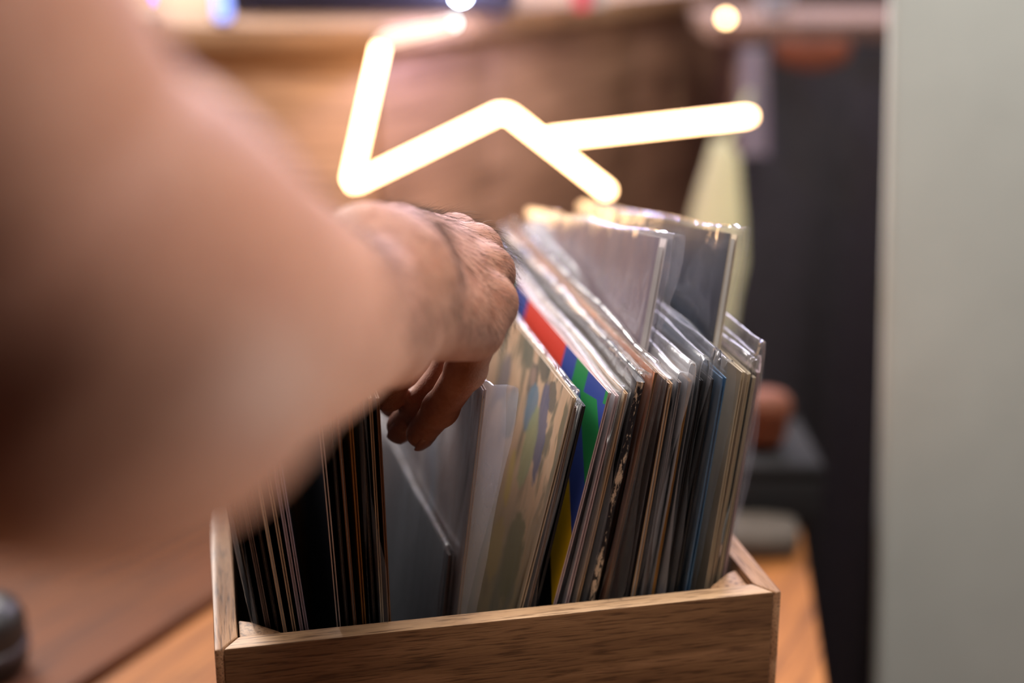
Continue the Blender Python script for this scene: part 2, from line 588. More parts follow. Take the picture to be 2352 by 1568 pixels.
# grey cloth strip hanging from the counter's corner, a cream bag hanging beside it
M['post'] = mat_plain('grey_lilac_cloth', hexc(128, 116, 124), 0.8, var=0.08, scale=50)
V, Fc = [], []
for i in range(9):
    for j in range(13):
        s_ = i / 8; t_ = j / 12
        q = at(1733 + (s_ - 0.5) * 62, 112 + 245 * t_, 1.66)
        V.append((q.x, q.y + 0.006 * sin(s_ * 9 + t_ * 2), q.z))
n0 = len(V)
V += [(v[0], v[1] + 0.004, v[2]) for v in V]
for i in range(8):
    for j in range(12):
        a = i * 13 + j; b = a + 13
        Fc.append((a, b, b + 1, a + 1)); Fc.append((a + n0, a + 1 + n0, b + 1 + n0, b + n0))
for j in range(12):
    Fc.append((j, j + 1, j + 1 + n0, j + n0)); a = 8 * 13 + j; Fc.append((a, a + n0, a + 1 + n0, a + 1))
for i in range(8):
    a = i * 13; Fc.append((a, a + n0, a + 13 + n0, a + 13)); a += 12; Fc.append((a, a + 13, a + 13 + n0, a + n0))
tag(mesh_obj('hanging_towel', V, Fc, M['post'], None, True, sharp=50), 'narrow grey towel hanging from the end of the side counter', 'towel')
M['cream'] = mat_plain('cream_cloth', hexc(186, 182, 146), 0.8, var=0.06, scale=25, bump=0.3)
BZ = 1.56
b0 = at(1652, 560, BZ)
bag = empty('cloth_bag', b0)
tag(bag, 'limp cream cloth bag hanging behind the tallest records', 'bag')
prof = [(1655, 322, 18), (1660, 360, 36), (1656, 420, 48), (1646, 500, 62), (1642, 600, 68), (1634, 690, 62), (1632, 790, 48), (1632, 840, 30)]
V, Fc = [], []
n = 20
for (x, y, hw) in prof:
    c = at(x, y, BZ) - b0; w = hw / FPX * BZ
    for k in range(n):
        a = 2 * pi * k / n
        V.append((c.x + w * cos(a) * (1 + 0.06 * sin(5 * a + y)), c.y + 0.4 * w * sin(a), c.z))
for i in range(len(prof) - 1):
    for k in range(n):
        Fc.append((i * n + k, (i + 1) * n + k, (i + 1) * n + (k + 1) % n, i * n + (k + 1) % n))
Fc.append(tuple(range(n))); Fc.append(tuple(range((len(prof) - 1) * n, len(prof) * n))[::-1])
mesh_obj('pouch', V, Fc, M['cream'], bag, True)
hk = at(1722, 215, 1.64) - b0
V, Fc = tube_mesh([at(1656, 332, BZ) - b0, (at(1656, 332, BZ) - b0) * 0.5 + hk * 0.5 + Vector((0, 0, -0.008)), hk], 0.004, 8)
mesh_obj('strap', V, Fc, M['cream'], bag, True)

# ------------------------------------------------------------------ table of wide boards
TZ = 0.777
M['board_a'] = mat_wood('table_board_light', hexc(150, 92, 40), hexc(166, 104, 48), hexc(180, 118, 58), (14, 3, 14), 0.75, (240, 9, 240), 8.0)
M['board_b'] = mat_wood('table_board_brown', hexc(88, 46, 12), hexc(102, 54, 16), hexc(114, 62, 20), (14, 3, 14), 0.75, (240, 9, 240), 9.0)
table = empty('table', (-0.268, 0.983, 0))
table.rotation_euler = (0, 0, radians(-28))
tag(table, 'low wooden table of wide boards that carries the crate', 'table')
tinv = Matrix.Rotation(radians(28), 2) 


def tloc(x, y):
    v = tinv @ Vector((x + 0.268, y - 0.983)); return (v.x, v.y)


outline = [tloc(*p) for p in ((-0.75, 0.30), (0.225, 0.30), (0.225, 0.90), (0.262, 1.2), (-0.75, 1.26))]


def clip(poly, a, b, c):          # keep a*x+b*y<=c
    out = []
    for i in range(len(poly)):
        p, q = poly[i], poly[(i + 1) % len(poly)]
        dp = a * p[0] + b * p[1] - c; dq = a * q[0] + b * q[1] - c
        if dp <= 0: out.append(p)
        if dp * dq < 0:
            t = dp / (dp - dq); out.append((p[0] + (q[0] - p[0]) * t, p[1] + (q[1] - p[1]) * t))
    return out


for k in range(-4, 4):
    x0 = k * 0.26 + 0.007; x1 = (k + 1) * 0.26 - 0.007
    pg = clip(clip(outline, 1, 0, x1), -1, 0, -x0)
    if len(pg) >= 3:
        bm_obj('board', prism_bm(pg, TZ - 0.028, TZ, 0.002), M['board_a'] if k in (0, 1, 2) else M['board_b'], table, True)
cx = sum(p[0] for p in outline) / 5; cy = sum(p[1] for p in outline) / 5
shr = [((p[0] - cx) * 0.9 + cx, (p[1] - cy) * 0.9 + cy) for p in outline]
bm_obj('apron', prism_bm(shr, TZ - 0.09, TZ - 0.029), M['board_b'], table)
for p in shr:
    q = ((p[0] - cx) * 0.95 + cx, (p[1] - cy) * 0.95 + cy)
    bm_obj('leg', box_bm(q[0] - 0.025, q[0] + 0.025, q[1] - 0.025, q[1] + 0.025, 0, TZ - 0.091, 0.003), M['board_b'], table, True)

# brown pouch on a dark case, folded grey cloth, black rounded speaker
M['leather'] = mat_plain('brown_leather', hexc(120, 66, 42), 0.7, scale=30)
M['case'] = mat_plain('dark_case', hexc(26, 25, 27), 0.8)
c0 = at(1770, 1120, 1.29)
case = empty('storage_case', (c0.x, c0.y, TZ))
tag(case, 'dark case on the table behind the crate', 'case')
bm_obj('body', box_bm(-0.05, 0.042, -0.02, 0.10, 0.0, 0.05, 0.006, 3), M['case'], case, True)
bm_obj('lid', box_bm(-0.051, 0.043, -0.021, 0.101, 0.0505, 0.062, 0.004, 3), M['case'], case, True)


def blob_obj(name, center, rx, ry, rz, mat, parent, nu=24, nv=14, p=2.6, wob=0.04):
    V, Fc = [], []
    f = lambda c: math.copysign(abs(c) ** (2 / p), c)
    for j in range(nv + 1):
        b = -pi / 2 + pi * j / nv
        for i in range(nu):
            a = 2 * pi * i / nu
            k = 1 + wob * sin(3 * a + 2 * b) + wob * 0.6 * sin(7 * a - 3 * b)
            V.append((center[0] + rx * k * f(cos(a)) * f(max(1e-4, cos(b))), center[1] + ry * k * f(sin(a)) * f(max(1e-4, cos(b))), center[2] + rz * f(sin(b))))
    for j in range(nv):
        for i in range(nu):
            Fc.append((j * nu + i, j * nu + (i + 1) % nu, (j + 1) * nu + (i + 1) % nu, (j + 1) * nu + i))
    Fc.append(tuple(range(nu))[::-1]); Fc.append(tuple(nv * nu + i for i in range(nu)))
    return mesh_obj(name, V, Fc, mat, parent, True)


pz = TZ + 0.062
po = empty('leather_pouch', (c0.x + 0.002, c0.y + 0.02, pz))
tag(po, 'rounded reddish brown pouch behind the right end of the records', 'pouch')
blob_obj('body', (-0.008, 0, 0.028), 0.023, 0.020, 0.028, M['leather'], po)
blob_obj('flap', (-0.008, -0.004, 0.040), 0.024, 0.020, 0.017, M['leather'], po, wob=0.02)
M['greycloth'] = mat_plain('grey_cloth', hexc(86, 78, 70), 0.9, scale=60)
gc = blob_obj('folded_cloth', (0, 0, 0.012), 0.04, 0.028, 0.012, M['greycloth'], None, p=4)
gp = at(1725, 1200, 1.25); gc.location = (gp.x, c0.y - 0.055, TZ)
tag(gc, 'grey folded cloth on the table in front of the dark case', 'cloth')

sp = at(-22, 1668, 1.06)
spk = empty('portable_speaker', (sp.x, sp.y, TZ))
tag(spk, 'black rounded object at the lower left on the table', 'speaker')
V, Fc = lathe([(0.022, 0), (0.03, 0.004), (0.033, 0.012), (0.033, 0.042), (0.029, 0.052), (0.018, 0.056)], 28)
mesh_obj('body', V, Fc, M['black_plastic'], spk, True)
V, Fc = lathe([(0.0335, 0.018), (0.0342, 0.02), (0.0342, 0.024), (0.0335, 0.026)], 28)
mesh_obj('ring', V, Fc, M['knob'], spk, True)

# ------------------------------------------------------------------ crate
CRW, CRD, CRH, TH = 0.2703, 0.352, 0.218, 0.0108
YAW = atan2(746, 3458)
CO = Vector((-0.13323, 0.57207, 0.996))             # front left top corner
CM = Matrix.Translation(CO) @ Matrix.Rotation(YAW, 4, 'Z')
crate = empty('record_crate', mat=CM @ Matrix.Translation((0, 0, -CRH)))
tag(crate, 'open wooden crate packed with vinyl records', 'crate')
m = 0.0035


def cpanel(name, poly, z0, z1, mat, bev=0.0012):
    return bm_obj(name, prism_bm(poly, z0, z1, bev, 2), mat, crate, True)


g = 0.00025
M['crate_rim'] = mat_wood('crate_rim_lit_wood', hexc(168, 128, 92), hexc(192, 152, 114), hexc(208, 170, 132), (9, 90, 60), 0.6, (60, 900, 900), 3.3)
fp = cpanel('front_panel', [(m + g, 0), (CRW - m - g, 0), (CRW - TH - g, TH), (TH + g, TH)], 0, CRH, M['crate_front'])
fp.data.materials.append(M['crate_rim'])      # light on the top edge is painted as wood paler than the stained face
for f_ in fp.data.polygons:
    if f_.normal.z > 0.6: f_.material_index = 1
cpanel('back_panel', [(m + g, CRD), (TH + g, CRD - TH), (CRW - TH - g, CRD - TH), (CRW - m - g, CRD)], 0, CRH, M['crate_front'])
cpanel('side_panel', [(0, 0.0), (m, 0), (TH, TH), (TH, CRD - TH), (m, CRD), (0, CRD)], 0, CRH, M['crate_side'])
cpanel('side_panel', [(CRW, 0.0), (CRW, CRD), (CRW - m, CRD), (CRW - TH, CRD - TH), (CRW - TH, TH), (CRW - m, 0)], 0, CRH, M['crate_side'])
cpanel('bottom_panel', [(TH, TH), (CRW - TH, TH), (CRW - TH, CRD - TH), (TH, CRD - TH)], 0.001, 0.011, M['crate_in'], 0.0005)
e = 0.0007
for (cx_, cy_, sx, sy) in ((TH, TH, 1, 1), (CRW - TH, TH, -1, 1), (TH, CRD - TH, 1, -1), (CRW - TH, CRD - TH, -1, -1)):
    poly = [(cx_ + sx * e, cy_ + sy * e), (cx_ + sx * 0.0225, cy_ + sy * e), (cx_ + sx * 0.019, cy_ + sy * 0.007), (cx_ + sx * 0.006, cy_ + sy * 0.019), (cx_ + sx * e, cy_ + sy * 0.0215)]
    cpanel('corner_block', poly, 0.0115, CRH - 0.003 - 0.001 * random.random(), M['crate_block'], 0.0008)

# ------------------------------------------------------------------ records
M['plastic'] = mat_plastic('clear_sleeve', haze=0.16, rough=0.2, wr=0.35)
M['plastic_milky'] = mat_plastic('milky_sleeve', haze=0.42, rough=0.2)
M['plastic_frost'] = mat_plastic('frosted_sleeve', haze=0.27, rough=0.25)
M['plastic_lilac'] = mat_plastic('lilac_clear_sleeve', (0.97, 0.955, 0.99), haze=0.2, rough=0.1)
M['plastic_crisp'] = mat_plastic('crisp_sleeve', (0.98, 0.98, 0.985), haze=0.08, rough=0.07)
M['paper'] = mat_plain('white_paper', hexc(225, 220, 212), 0.8, var=0.05, scale=80)
M['vinyl'] = mat_plain('black_vinyl', (0.01, 0.01, 0.011, 1), 0.2)


def mat_card(name, color, var=0.15, rough=0.6, streak=True):
    t = NT(name)
    n = t.noise(t.coord((900, 60, 60)), 1.0, 3, 0.6)
    n2 = t.noise(t.coord((40, 40, 40)), 1.0, 4, 0.6)
    d = tuple(c * (1 - var * 2) for c in color[:3]) + (1,)
    l = tuple(min(1, c * (1 + var)) for c in color[:3]) + (1,)
    c = t.mix(0.5, t.ramp(n, [(0.3, d), (0.65, l)]), t.ramp(n2, [(0.3, d), (0.65, l)]))
    return t.set(c, rough)


def mat_cover(name, c0, c1, c2=None, scale=14, stretch=(1, 1, 1), rough=0.38, dist=1.0):
    t = NT(name)
    n = t.noise(t.coord(stretch, (random.random() * 9, random.random() * 9, 0)), scale, 5, 0.6, dist)
    st = [(0.32, c0), (0.55, c1)] + ([(0.72, c2)] if c2 else [])
    return t.set(t.ramp(n, st), rough)


def mat_brown_reflecting():
    t = NT('brown_cover_reflections')  # brown print with tan, grey and bluish reflections painted into its colour
    a = t.noise(t.coord((30, 34, 9), (2, 1, 3)), 1.0, 4, 0.6, 0.8)
    b = t.noise(t.coord((20, 26, 12), (7, 4, 1)), 1.0, 3, 0.5, 0.5)
    c = t.ramp(a, [(0.3, hexc(104, 76, 64)), (0.45, hexc(176, 152, 142)), (0.58, hexc(142, 148, 164)), (0.72, hexc(228, 196, 170))])
    c = t.mix(t.ramp(b, [(0.45, (0, 0, 0, 1)), (0.6, (1, 1, 1, 1))]), c, hexc(142, 96, 74))
    return t.set(c, 0.35)


def mat_worn(name, base, wear, top=0.315, amount=0.56):
    """dark cover whose paper shows through where edges and corners are rubbed"""
    t = NT(name)
    tc = t.node('ShaderNodeTexCoord'); sx = t.node('ShaderNodeSeparateXYZ')
    t.link(tc.outputs['Object'], sx.inputs[0])
    dtop = t.math('SUBTRACT', top, sx.outputs[2])
    e = t.math('MINIMUM', t.math('ABSOLUTE', sx.outputs[1]), t.math('ABSOLUTE', dtop))
    near = t.math('SUBTRACT', 1.0, t.math('DIVIDE', e, 0.0035), clamp=True)
    n = t.noise(t.coord((600, 480, 190)), 1.0, 5, 0.7, 0.5)
    n2 = t.noise(t.coord((30, 30, 22)), 1.0, 2, 0.5)
    w = t.math('MULTIPLY', near, t.math('MULTIPLY', n, t.math('MULTIPLY', n2, 4.0 * amount)))
    mask = t.ramp(w, [(0.52, (0, 0, 0, 1)), (0.6, (1, 1, 1, 1))])
    n3 = t.noise(t.coord((500, 90, 90)), 1.0, 4, 0.7)
    scr = t.ramp(n3, [(0.62, (0, 0, 0, 1)), (0.72, (0.5, 0.5, 0.5, 1))])
    b = t.mix(scr, base, tuple(min(1, c * 4 + 0.05) for c in base[:3]) + (1,))
    t.link(t.mix(mask, b, wear), t.b.inputs['Base Color'])
    t.b.inputs['Roughness'].default_value = 0.45
    return t.m


def ell_mask(t, co, cy, cz, ry, rz, rot=0.0, soft=0.25, wob=None):
    """soft-edged ellipse in the plane of a cover (local y, z)"""
    sx = co
    y = t.math('SUBTRACT', sx[0], cy); z = t.math('SUBTRACT', sx[1], cz)
    a = t.math('ADD', t.math('MULTIPLY', y, cos(rot) / ry), t.math('MULTIPLY', z, sin(rot) / ry))
    b = t.math('ADD', t.math('MULTIPLY', y, -sin(rot) / rz), t.math('MULTIPLY', z, cos(rot) / rz))
    d = t.math('SQRT', t.math('ADD', t.math('MULTIPLY', a, a), t.math('MULTIPLY', b, b)))
    if wob is not None:
        d = t.math('ADD', d, wob)
    return t.math('DIVIDE', t.math('SUBTRACT', 1.0, d), soft, clamp=True)


def mat_painted():
    t = NT('painted_cover')
    tc = t.node('ShaderNodeTexCoord'); sx = t.node('ShaderNodeSeparateXYZ')
    t.link(tc.outputs['Object'], sx.inputs[0])
    co = (sx.outputs[1], sx.outputs[2])
    nb = t.noise(t.coord((40, 40, 40)), 1.0, 4, 0.6)
    col = t.ramp(nb, [(0.3, hexc(222, 180, 136)), (0.6, hexc(238, 202, 162)), (0.75, hexc(242, 216, 182))])
    # foliage strokes, long and upright
    fol = t.noise(t.coord((60, 85, 22), (0, 3.1, 0.4)), 1.0, 3, 0.55, 0.4)
    up = t.math('DIVIDE', t.math('SUBTRACT', sx.outputs[2], 0.225), 0.05, clamp=True)
    fm = t.math('MULTIPLY', t.ramp(fol, [(0.50, (0, 0, 0, 1)), (0.57, (1, 1, 1, 1))]), up)
    col = t.mix(t.math('MULTIPLY', fm, 0.8), col, hexc(84, 92, 62))
    low = t.math('DIVIDE', t.math('SUBTRACT', 0.262, sx.outputs[2]), 0.05, clamp=True)
    lg = t.noise(t.coord((50, 40, 14), (1, 0, 2)), 1.0, 3, 0.55)
    col = t.mix(t.math('MULTIPLY', low, 0.85), col, t.ramp(lg, [(0.35, hexc(120, 116, 70)), (0.5, hexc(172, 152, 96)), (0.62, hexc(104, 116, 84)), (0.75, hexc(190, 160, 100))]))
    wob = t.math('MULTIPLY', t.math('SUBTRACT', t.noise(t.coord((160, 160, 120)), 1.0, 3, 0.6), 0.5), 0.8)
    blobs = [((0.052, 0.316), (0.008, 0.007), 0.3, hexc(84, 88, 70)), ((0.030, 0.307), (0.007, 0.006), 0.5, hexc(88, 90, 74)),
             ((0.085, 0.312), (0.010, 0.006), 0.2, hexc(96, 104, 78)), ((0.066, 0.302), (0.0075, 0.0085), 0.0, hexc(96, 90, 72)), ((0.067, 0.3045), (0.004, 0.004), 0.0, hexc(170, 140, 120)),
             ((0.058, 0.291), (0.0085, 0.0105), 0.0, hexc(92, 138, 164)), ((0.034, 0.288), (0.007, 0.02), -0.35, hexc(88, 96, 134)),
             ((0.047, 0.274), (0.0085, 0.018), 0.0, hexc(168, 176, 120)), ((0.092, 0.276), (0.010, 0.012), 0.0, hexc(118, 122, 116)),
             ((0.12, 0.286), (0.008, 0.012), 0.3, hexc(112, 112, 118)), ((0.066, 0.25), (0.005, 0.012), -0.2, hexc(224, 196, 96)),
             ((0.06, 0.212), (0.010, 0.014), 0.0, hexc(196, 168, 92)), ((0.03, 0.222), (0.012, 0.02), 0.0, hexc(132, 128, 76))]
    for (c, r, rot, cc) in blobs:
        mk = ell_mask(t, co, c[0], c[1], r[0] * 1.35, r[1] * 1.3, rot, 0.16, wob)
        col = t.mix(t.math('MULTIPLY', mk, 0.9), col, cc)
    return t.set(col, 0.4)


def mat_blocks():
    t = NT('colour_block_cover')
    tc = t.node('ShaderNodeTexCoord'); sx = t.node('ShaderNodeSeparateXYZ')
    t.link(tc.outputs['Object'], sx.inputs[0])
    B, G, R_, Yl, K = hexc(58, 78, 158), hexc(42, 140, 78), hexc(226, 70, 52), hexc(226, 178, 24), hexc(20, 22, 26)
    yy = t.math('DIVIDE', sx.outputs[1], 0.32)
    alongtop = t.ramp(yy, [(0.0, G), (0.008, B), (0.10, G), (0.165, B), (0.235, R_), (0.515, B), (0.63, G), (0.72, R_), (0.85, Yl)], 'CONSTANT')
    slant = t.math('ADD', sx.outputs[2], t.math('MULTIPLY', sx.outputs[1], -0.9))
    zz = t.math('DIVIDE', slant, 0.32)
    down = t.ramp(zz, [(0.0, K), (0.3, B), (0.5, K), (0.635, Yl), (0.755, B), (0.838, G), (0.925, B)], 'CONSTANT')
    istop = t.math('GREATER_THAN', t.math('ADD', sx.outputs[2], t.math('MULTIPLY', sx.outputs[1], 0.15)), 0.309)
    return t.set(t.mix(istop, down, alongtop), 0.35)


def wob(seed, a, b):
    r = random.Random(seed)
    p = [(r.uniform(8, 26), r.uniform(8, 30), r.uniform(0, 6.28), r.uniform(0.4, 1)) for _ in range(4)]
    return sum(q[3] * sin(q[0] * a + q[1] * b + q[2]) for q in p) / 2.2


def sheet(name, fn, th, y0, y1, z0, z1, mats, parent, ny=10, nz=12, flip=False):
    """a bent board: outer print on material 0, rim and inside on material 1"""
    V, Fc, fm = [], [], []
    for i in range(ny + 1):
        for j in range(nz + 1):
            y = y0 + (y1 - y0) * i / ny; z = z0 + (z1 - z0) * j / nz
            V.append((fn(y, z) - th / 2, y, z))
    n0 = len(V)
    for i in range(ny + 1):
        for j in range(nz + 1):
            y = y0 + (y1 - y0) * i / ny; z = z0 + (z1 - z0) * j / nz
            V.append((fn(y, z) + th / 2, y, z))
    w = nz + 1
    for i in range(ny):
        for j in range(nz):
            a = i * w + j
            Fc.append((a, a + 1, a + w + 1, a + w)); fm.append(1 if flip else 0)
            Fc.append((a + n0, a + w + n0, a + w + 1 + n0, a + 1 + n0)); fm.append(0 if flip else 1)
    for i in range(ny):
        a = i * w; Fc.append((a, a + w, a + w + n0, a + n0)); fm.append(1)
        a = i * w + nz; Fc.append((a, a + n0, a + w + n0, a + w)); fm.append(1)
    for j in range(nz):
        a = j; Fc.append((a, a + n0, a + 1 + n0, a + 1)); fm.append(1)
        a = ny * w + j; Fc.append((a, a + 1, a + 1 + n0, a + n0)); fm.append(1)
    return mesh_obj(name, V, Fc, mats, parent, True, fm, sharp=35)


def plastic_bag(parent, hx, size, flap, top, mat, seed, wave=0.004, y_far=0.004, taper=0.0, bend=0.0):
    """clear outer sleeve folded over the top of the jacket, its mouth gaping towards the near edge"""
    r = random.Random(seed)
    zs = [0.0, 0.05, 0.1, 0.14, 0.18, 0.21, 0.235, 0.255, 0.27, 0.285, 0.297, 0.306, 0.313, 0.3165]
    zs = [z * size / 0.315 for z in zs]
    zt = size + top
    sec = [(-1, z) for z in zs] + [(-0.92, zt * 0.6 + zs[-1] * 0.4), (-0.55, zt - 0.0004), (0.0, zt), (0.55, zt - 0.0004), (0.92, zt * 0.6 + zs[-1] * 0.4)] + [(1, z) for z in zs[::-1]]
    ys = [(-1.0, 1), (-0.7, 1), (-0.4, 1), (-0.15, 1), (0.0, 0), (0.006, 0), (0.015, 0), (0.03, 0), (0.06, 0), (0.1, 0), (0.15, 0), (0.21, 0), (0.27, 0), (size, 0), (size + y_far, 0)]
    V, Fc = [], []
    p1, p2, p3 = (r.uniform(0, 6.3) for _ in range(3))
    k1, k2 = r.uniform(18, 34), r.uniform(46, 70)
    for (yv, isf) in ys:
        for (sx, z) in sec:
            fl = flap * (0.75 + 0.25 * sin(k1 * z + p1) + 0.12 * sin(k2 * z + p2))
            fl *= 1 - taper + taper * max(0.0, min(1.0, (z - 0.2) / (size - 0.215)))
            if z > size - 0.012:
                fl *= max(0.5, 1 - 0.5 * ((z - size + 0.012) / 0.02))
            if isf:
                y = yv * fl; f = -yv
            else:
                y = yv; f = 0.0
            spread = 1.0 + f * 0.35 * sin(k1 * 0.7 * z + p3)
            amp = wave * (f + 0.12)
            x = sx * hx * spread + amp * (sin(k1 * z * 1.3 + p2 + sx) + 0.5 * sin(k2 * z + p3 + 2 * sx)) * (0.6 + 0.4 * sx)
            x += 0.0006 * sin(40 * yv + 31 * z + p1) * (1 if not isf else 0)
            x += bend * f ** 1.5 * (1 - 0.75 * taper * max(0.0, min(1.0, (0.30 - z) / 0.10)))
            dz = 0.0008 * sin(45 * yv + p2) + 0.0004 * sin(110 * yv + p3) if z > size else 0
            V.append((x, y, z + dz))
    w = len(sec)
    for i in range(len(ys) - 1):
        for j in range(w - 1):
            a = i * w + j
            Fc.append((a, a + 1, a + w + 1, a + w))
    return mesh_obj('plastic_sleeve', V, Fc, mat, parent, True)


FLOOR_W = -CRH + 0.0112
seedc = [100]


def record(label, ub, uc, th, face, edge, back=None, kind='open', plastic=None, flap=0.008, top=0.004, v0=0.0155, wb=FLOOR_W, tilt=0.0, yaw=0.0,
           size=0.315, bow=0.0, inner=True, paper=None, wave=0.0022, taper=0.0, bend=0.0):
    """ub: where its foot stands across the crate, uc: where it crosses the crate's rim"""
    seedc[0] += 1; sd = seedc[0]
    lean = atan2(uc - ub, -wb)
    mw = CM @ Matrix.Translation((ub, v0, wb + abs(sin(lean)) * th / 2 + (size * abs(sin(tilt)) if False else 0))) @ Matrix.Rotation(yaw, 4, 'Z') @ Matrix.Rotation(lean, 4, 'Y') @ Matrix.Rotation(tilt, 4, 'X')
    e = empty('vinyl_record', mat=mw)
    tag(e, label, 'record', 'records in the crate')
    back = back or face

    def base(y, z):
        return bow * 4 * (z / size) * (1 - z / size) + 0.0005 * wob(sd, y, z)

    def bulge(y, z):
        return min(1.0, 6 * max(0, sin(pi * y / size)) * 0.35 + 0.55)
    if kind == 'open':
        b = 0.00055
        sheet('front_cover', lambda y, z: base(y, z) - (th / 2 - b / 2) * bulge(y, z), b, 0, size, 0, size, [face, edge], e)
        sheet('back_cover', lambda y, z: base(y, z) + (th / 2 - b / 2) * bulge(y, z), b, 0.0004 * (sd % 3), size, 0, size, [back, edge], e, flip=True)
        if inner:
            ti = max(0.0005, (th - 2 * b) * 0.38)
            sheet('inner_sleeve', lambda y, z: base(y, z) + 0.0002 * wob(sd + 50, y, z), ti, 0.0012 + 0.001 * (sd % 2), size - 0.004, 0.001, size - 0.0025 - 0.001 * (sd % 3), [paper or M['paper'], paper or M['paper']], e, 8, 8)
    else:
        V, Fc = [], []
        # closed jacket with a rounded spine at the near edge
        prof = []
        for k in range(7):
            a = pi / 2 + pi * k / 6
            prof.append((cos(a) * th * 0.35, sin(a) * th / 2))
        prof = [(th * 0.35 + q[0], q[1]) for q in prof]
        loop = [(y, x) for (y, x) in prof] + [(0.02, -th / 2), (0.08, -th / 2), (0.16, -th / 2), (size, -th * 0.42), (size, th * 0.42), (0.16, th / 2), (0.08, th / 2), (0.02, th / 2)]
        nzz = 24; w = len(loop)
        for j in range(nzz + 1):
            z = size * j / nzz
            for (y, x) in loop:
                V.append((x + base(y, z) + 0.00025 * wob(sd, y * 3, z * 6), y + 0.0004 * wob(sd + 9, 1, z * 4), z - (0.0018 if (j == nzz and y < 0.004) else 0)))
        for j in range(nzz):
            for i in range(w):
                a = j * w + i; b2 = j * w + (i + 1) % w
                Fc.append((a, b2, b2 + w, a + w))
        Fc.append(tuple(range(w))[::-1]); Fc.append(tuple(nzz * w + i for i in range(w)))
        me = mesh_obj('jacket', V, Fc, [face], e, True, sharp=40)
    if plastic:
        plastic_bag(e, th / 2 + 0.0007, size, flap, top, M[plastic], sd, wave, taper=taper, bend=bend)
    return e


def card(name, r, g, b, **k):
    return mat_card(name, hexc(r, g, b), **k)


E_ = {
    'beige': card('beige_card_edge', 206, 182, 152), 'white': card('white_card_edge', 226, 216, 210), 'grey': card('grey_card_edge', 140, 130, 128),
    'lilac': card('lilac_card_edge', 190, 178, 196), 'black': card('black_card_edge', 26, 25, 28), 'brown': card('brown_card_edge', 138, 102, 74),
    'blue': card('blue_card_edge', 84, 124, 160), 'ochre': card('ochre_card_edge', 170, 122, 62), 'pink': card('pink_card_edge', 206, 178, 176), 'cream': card('cream_card_edge', 208, 190, 160), 'tan': card('tan_card_edge', 188, 152, 116),
}
Cv = {
    'black': mat_cover('black_cover', hexc(14, 14, 17), hexc(24, 24, 28), hexc(44, 42, 46)),
    'navy': mat_cover('navy_cover', hexc(16, 19, 32), hexc(26, 30, 46), hexc(36, 40, 56)),
    'greypurple': mat_cover('grey_purple_cover', hexc(84, 76, 80), hexc(104, 94, 98), hexc(120, 110, 114)),
    'greybrown': mat_brown_reflecting(),
    'slategrey': mat_cover('slate_grey_cover', hexc(104, 106, 112), hexc(120, 122, 126), hexc(134, 134, 138), 6),
    'brown': mat_cover('brown_cover', hexc(74, 48, 34), hexc(104, 70, 48), hexc(130, 92, 66)),
    'darkbrown': mat_cover('dark_brown_cover', hexc(28, 20, 19), hexc(46, 34, 32), hexc(72, 52, 46), 16, (1, 1.6, 0.5)),
    'slate': mat_cover('slate_cover', hexc(40, 42, 54), hexc(52, 54, 66), hexc(66, 66, 78)),
    'mauve': mat_cover('mauve_cover', hexc(96, 80, 96), hexc(122, 104, 116), hexc(150, 132, 138), 10, (1, 1.6, 0.5)),
    'orange': mat_cover('faded_orange_cover', hexc(196, 118, 76), hexc(212, 140, 98), hexc(220, 160, 120)),
    'blue': mat_cover('blue_cover', hexc(62, 98, 132), hexc(84, 124, 158), hexc(110, 148, 178), 10),
    'white': mat_cover('white_cover', hexc(198, 192, 196), hexc(214, 208, 210), hexc(226, 222, 222)),
    'beige': mat_cover('beige_cover', hexc(170, 150, 124), hexc(192, 172, 146), hexc(206, 188, 164)),
    'ochre': mat_cover('ochre_cover', hexc(120, 82, 36), hexc(148, 104, 48), hexc(176, 130, 66)),
    'grey': mat_cover('grey_cover', hexc(96, 98, 104), hexc(118, 120, 126), hexc(136, 138, 142)),
    'painted': mat_painted(), 'blocks': mat_blocks(),
    'worn': mat_worn('worn_black_cover', hexc(34, 33, 38), hexc(226, 198, 168)),
}

# left half of the crate, leaning left
record('leftmost record in the crate, black cover leaning on the wooden side', 0.0445, 0.0190, 0.0028, Cv['black'], E_['black'], v0=0.030, size=0.308, plastic='plastic', flap=0.014, wave=0.004)
record('record with a wide grey purple edge, second from the left', 0.0485, 0.0240, 0.0040, Cv['greypurple'], E_['grey'], paper=E_['grey'], v0=0.026, size=0.312)
record('black edged record between a grey purple and a beige one', 0.0520, 0.0285, 0.0026, Cv['black'], E_['black'], v0=0.021)
record('thin beige edged record, left one of two side by side', 0.0550, 0.0322, 0.0026, Cv['black'], E_['beige'])
record('thin beige edged record, right one of two side by side', 0.0578, 0.0362, 0.0026, Cv['black'], E_['beige'])
record('thin record with pale lilac edges, next to the beige ones', 0.0606, 0.0395, 0.0026, Cv['black'], E_['lilac'])
record('thin record with pale lilac edges beside the dark blue cover', 0.0634, 0.0424, 0.0024, Cv['black'], E_['lilac'])
record('record with a dark navy cover and one white edge', 0.0665, 0.0570, 0.0030, Cv['navy'], E_['white'], back=Cv['black'], inner=False)
record('black record right of the white edged navy one', 0.0697, 0.0612, 0.0026, Cv['black'], E_['black'])
record('very dark brown edged record in the left half', 0.0726, 0.0645, 0.0026, Cv['black'], E_['brown'])
record('ochre edged record leaning left under the forearm', 0.0755, 0.0690, 0.0028, Cv['ochre'], E_['ochre'], paper=E_['ochre'])
record('black record in a wrinkled clear sleeve, left of the fingers', 0.0785, 0.0738, 0.0024, Cv['black'], E_['black'], plastic='plastic', flap=0.010, wave=0.003)
record('upright record with cream edges just left of the fingers', 0.0815, 0.0772, 0.0024, Cv['black'], E_['cream'], paper=M['vinyl'])
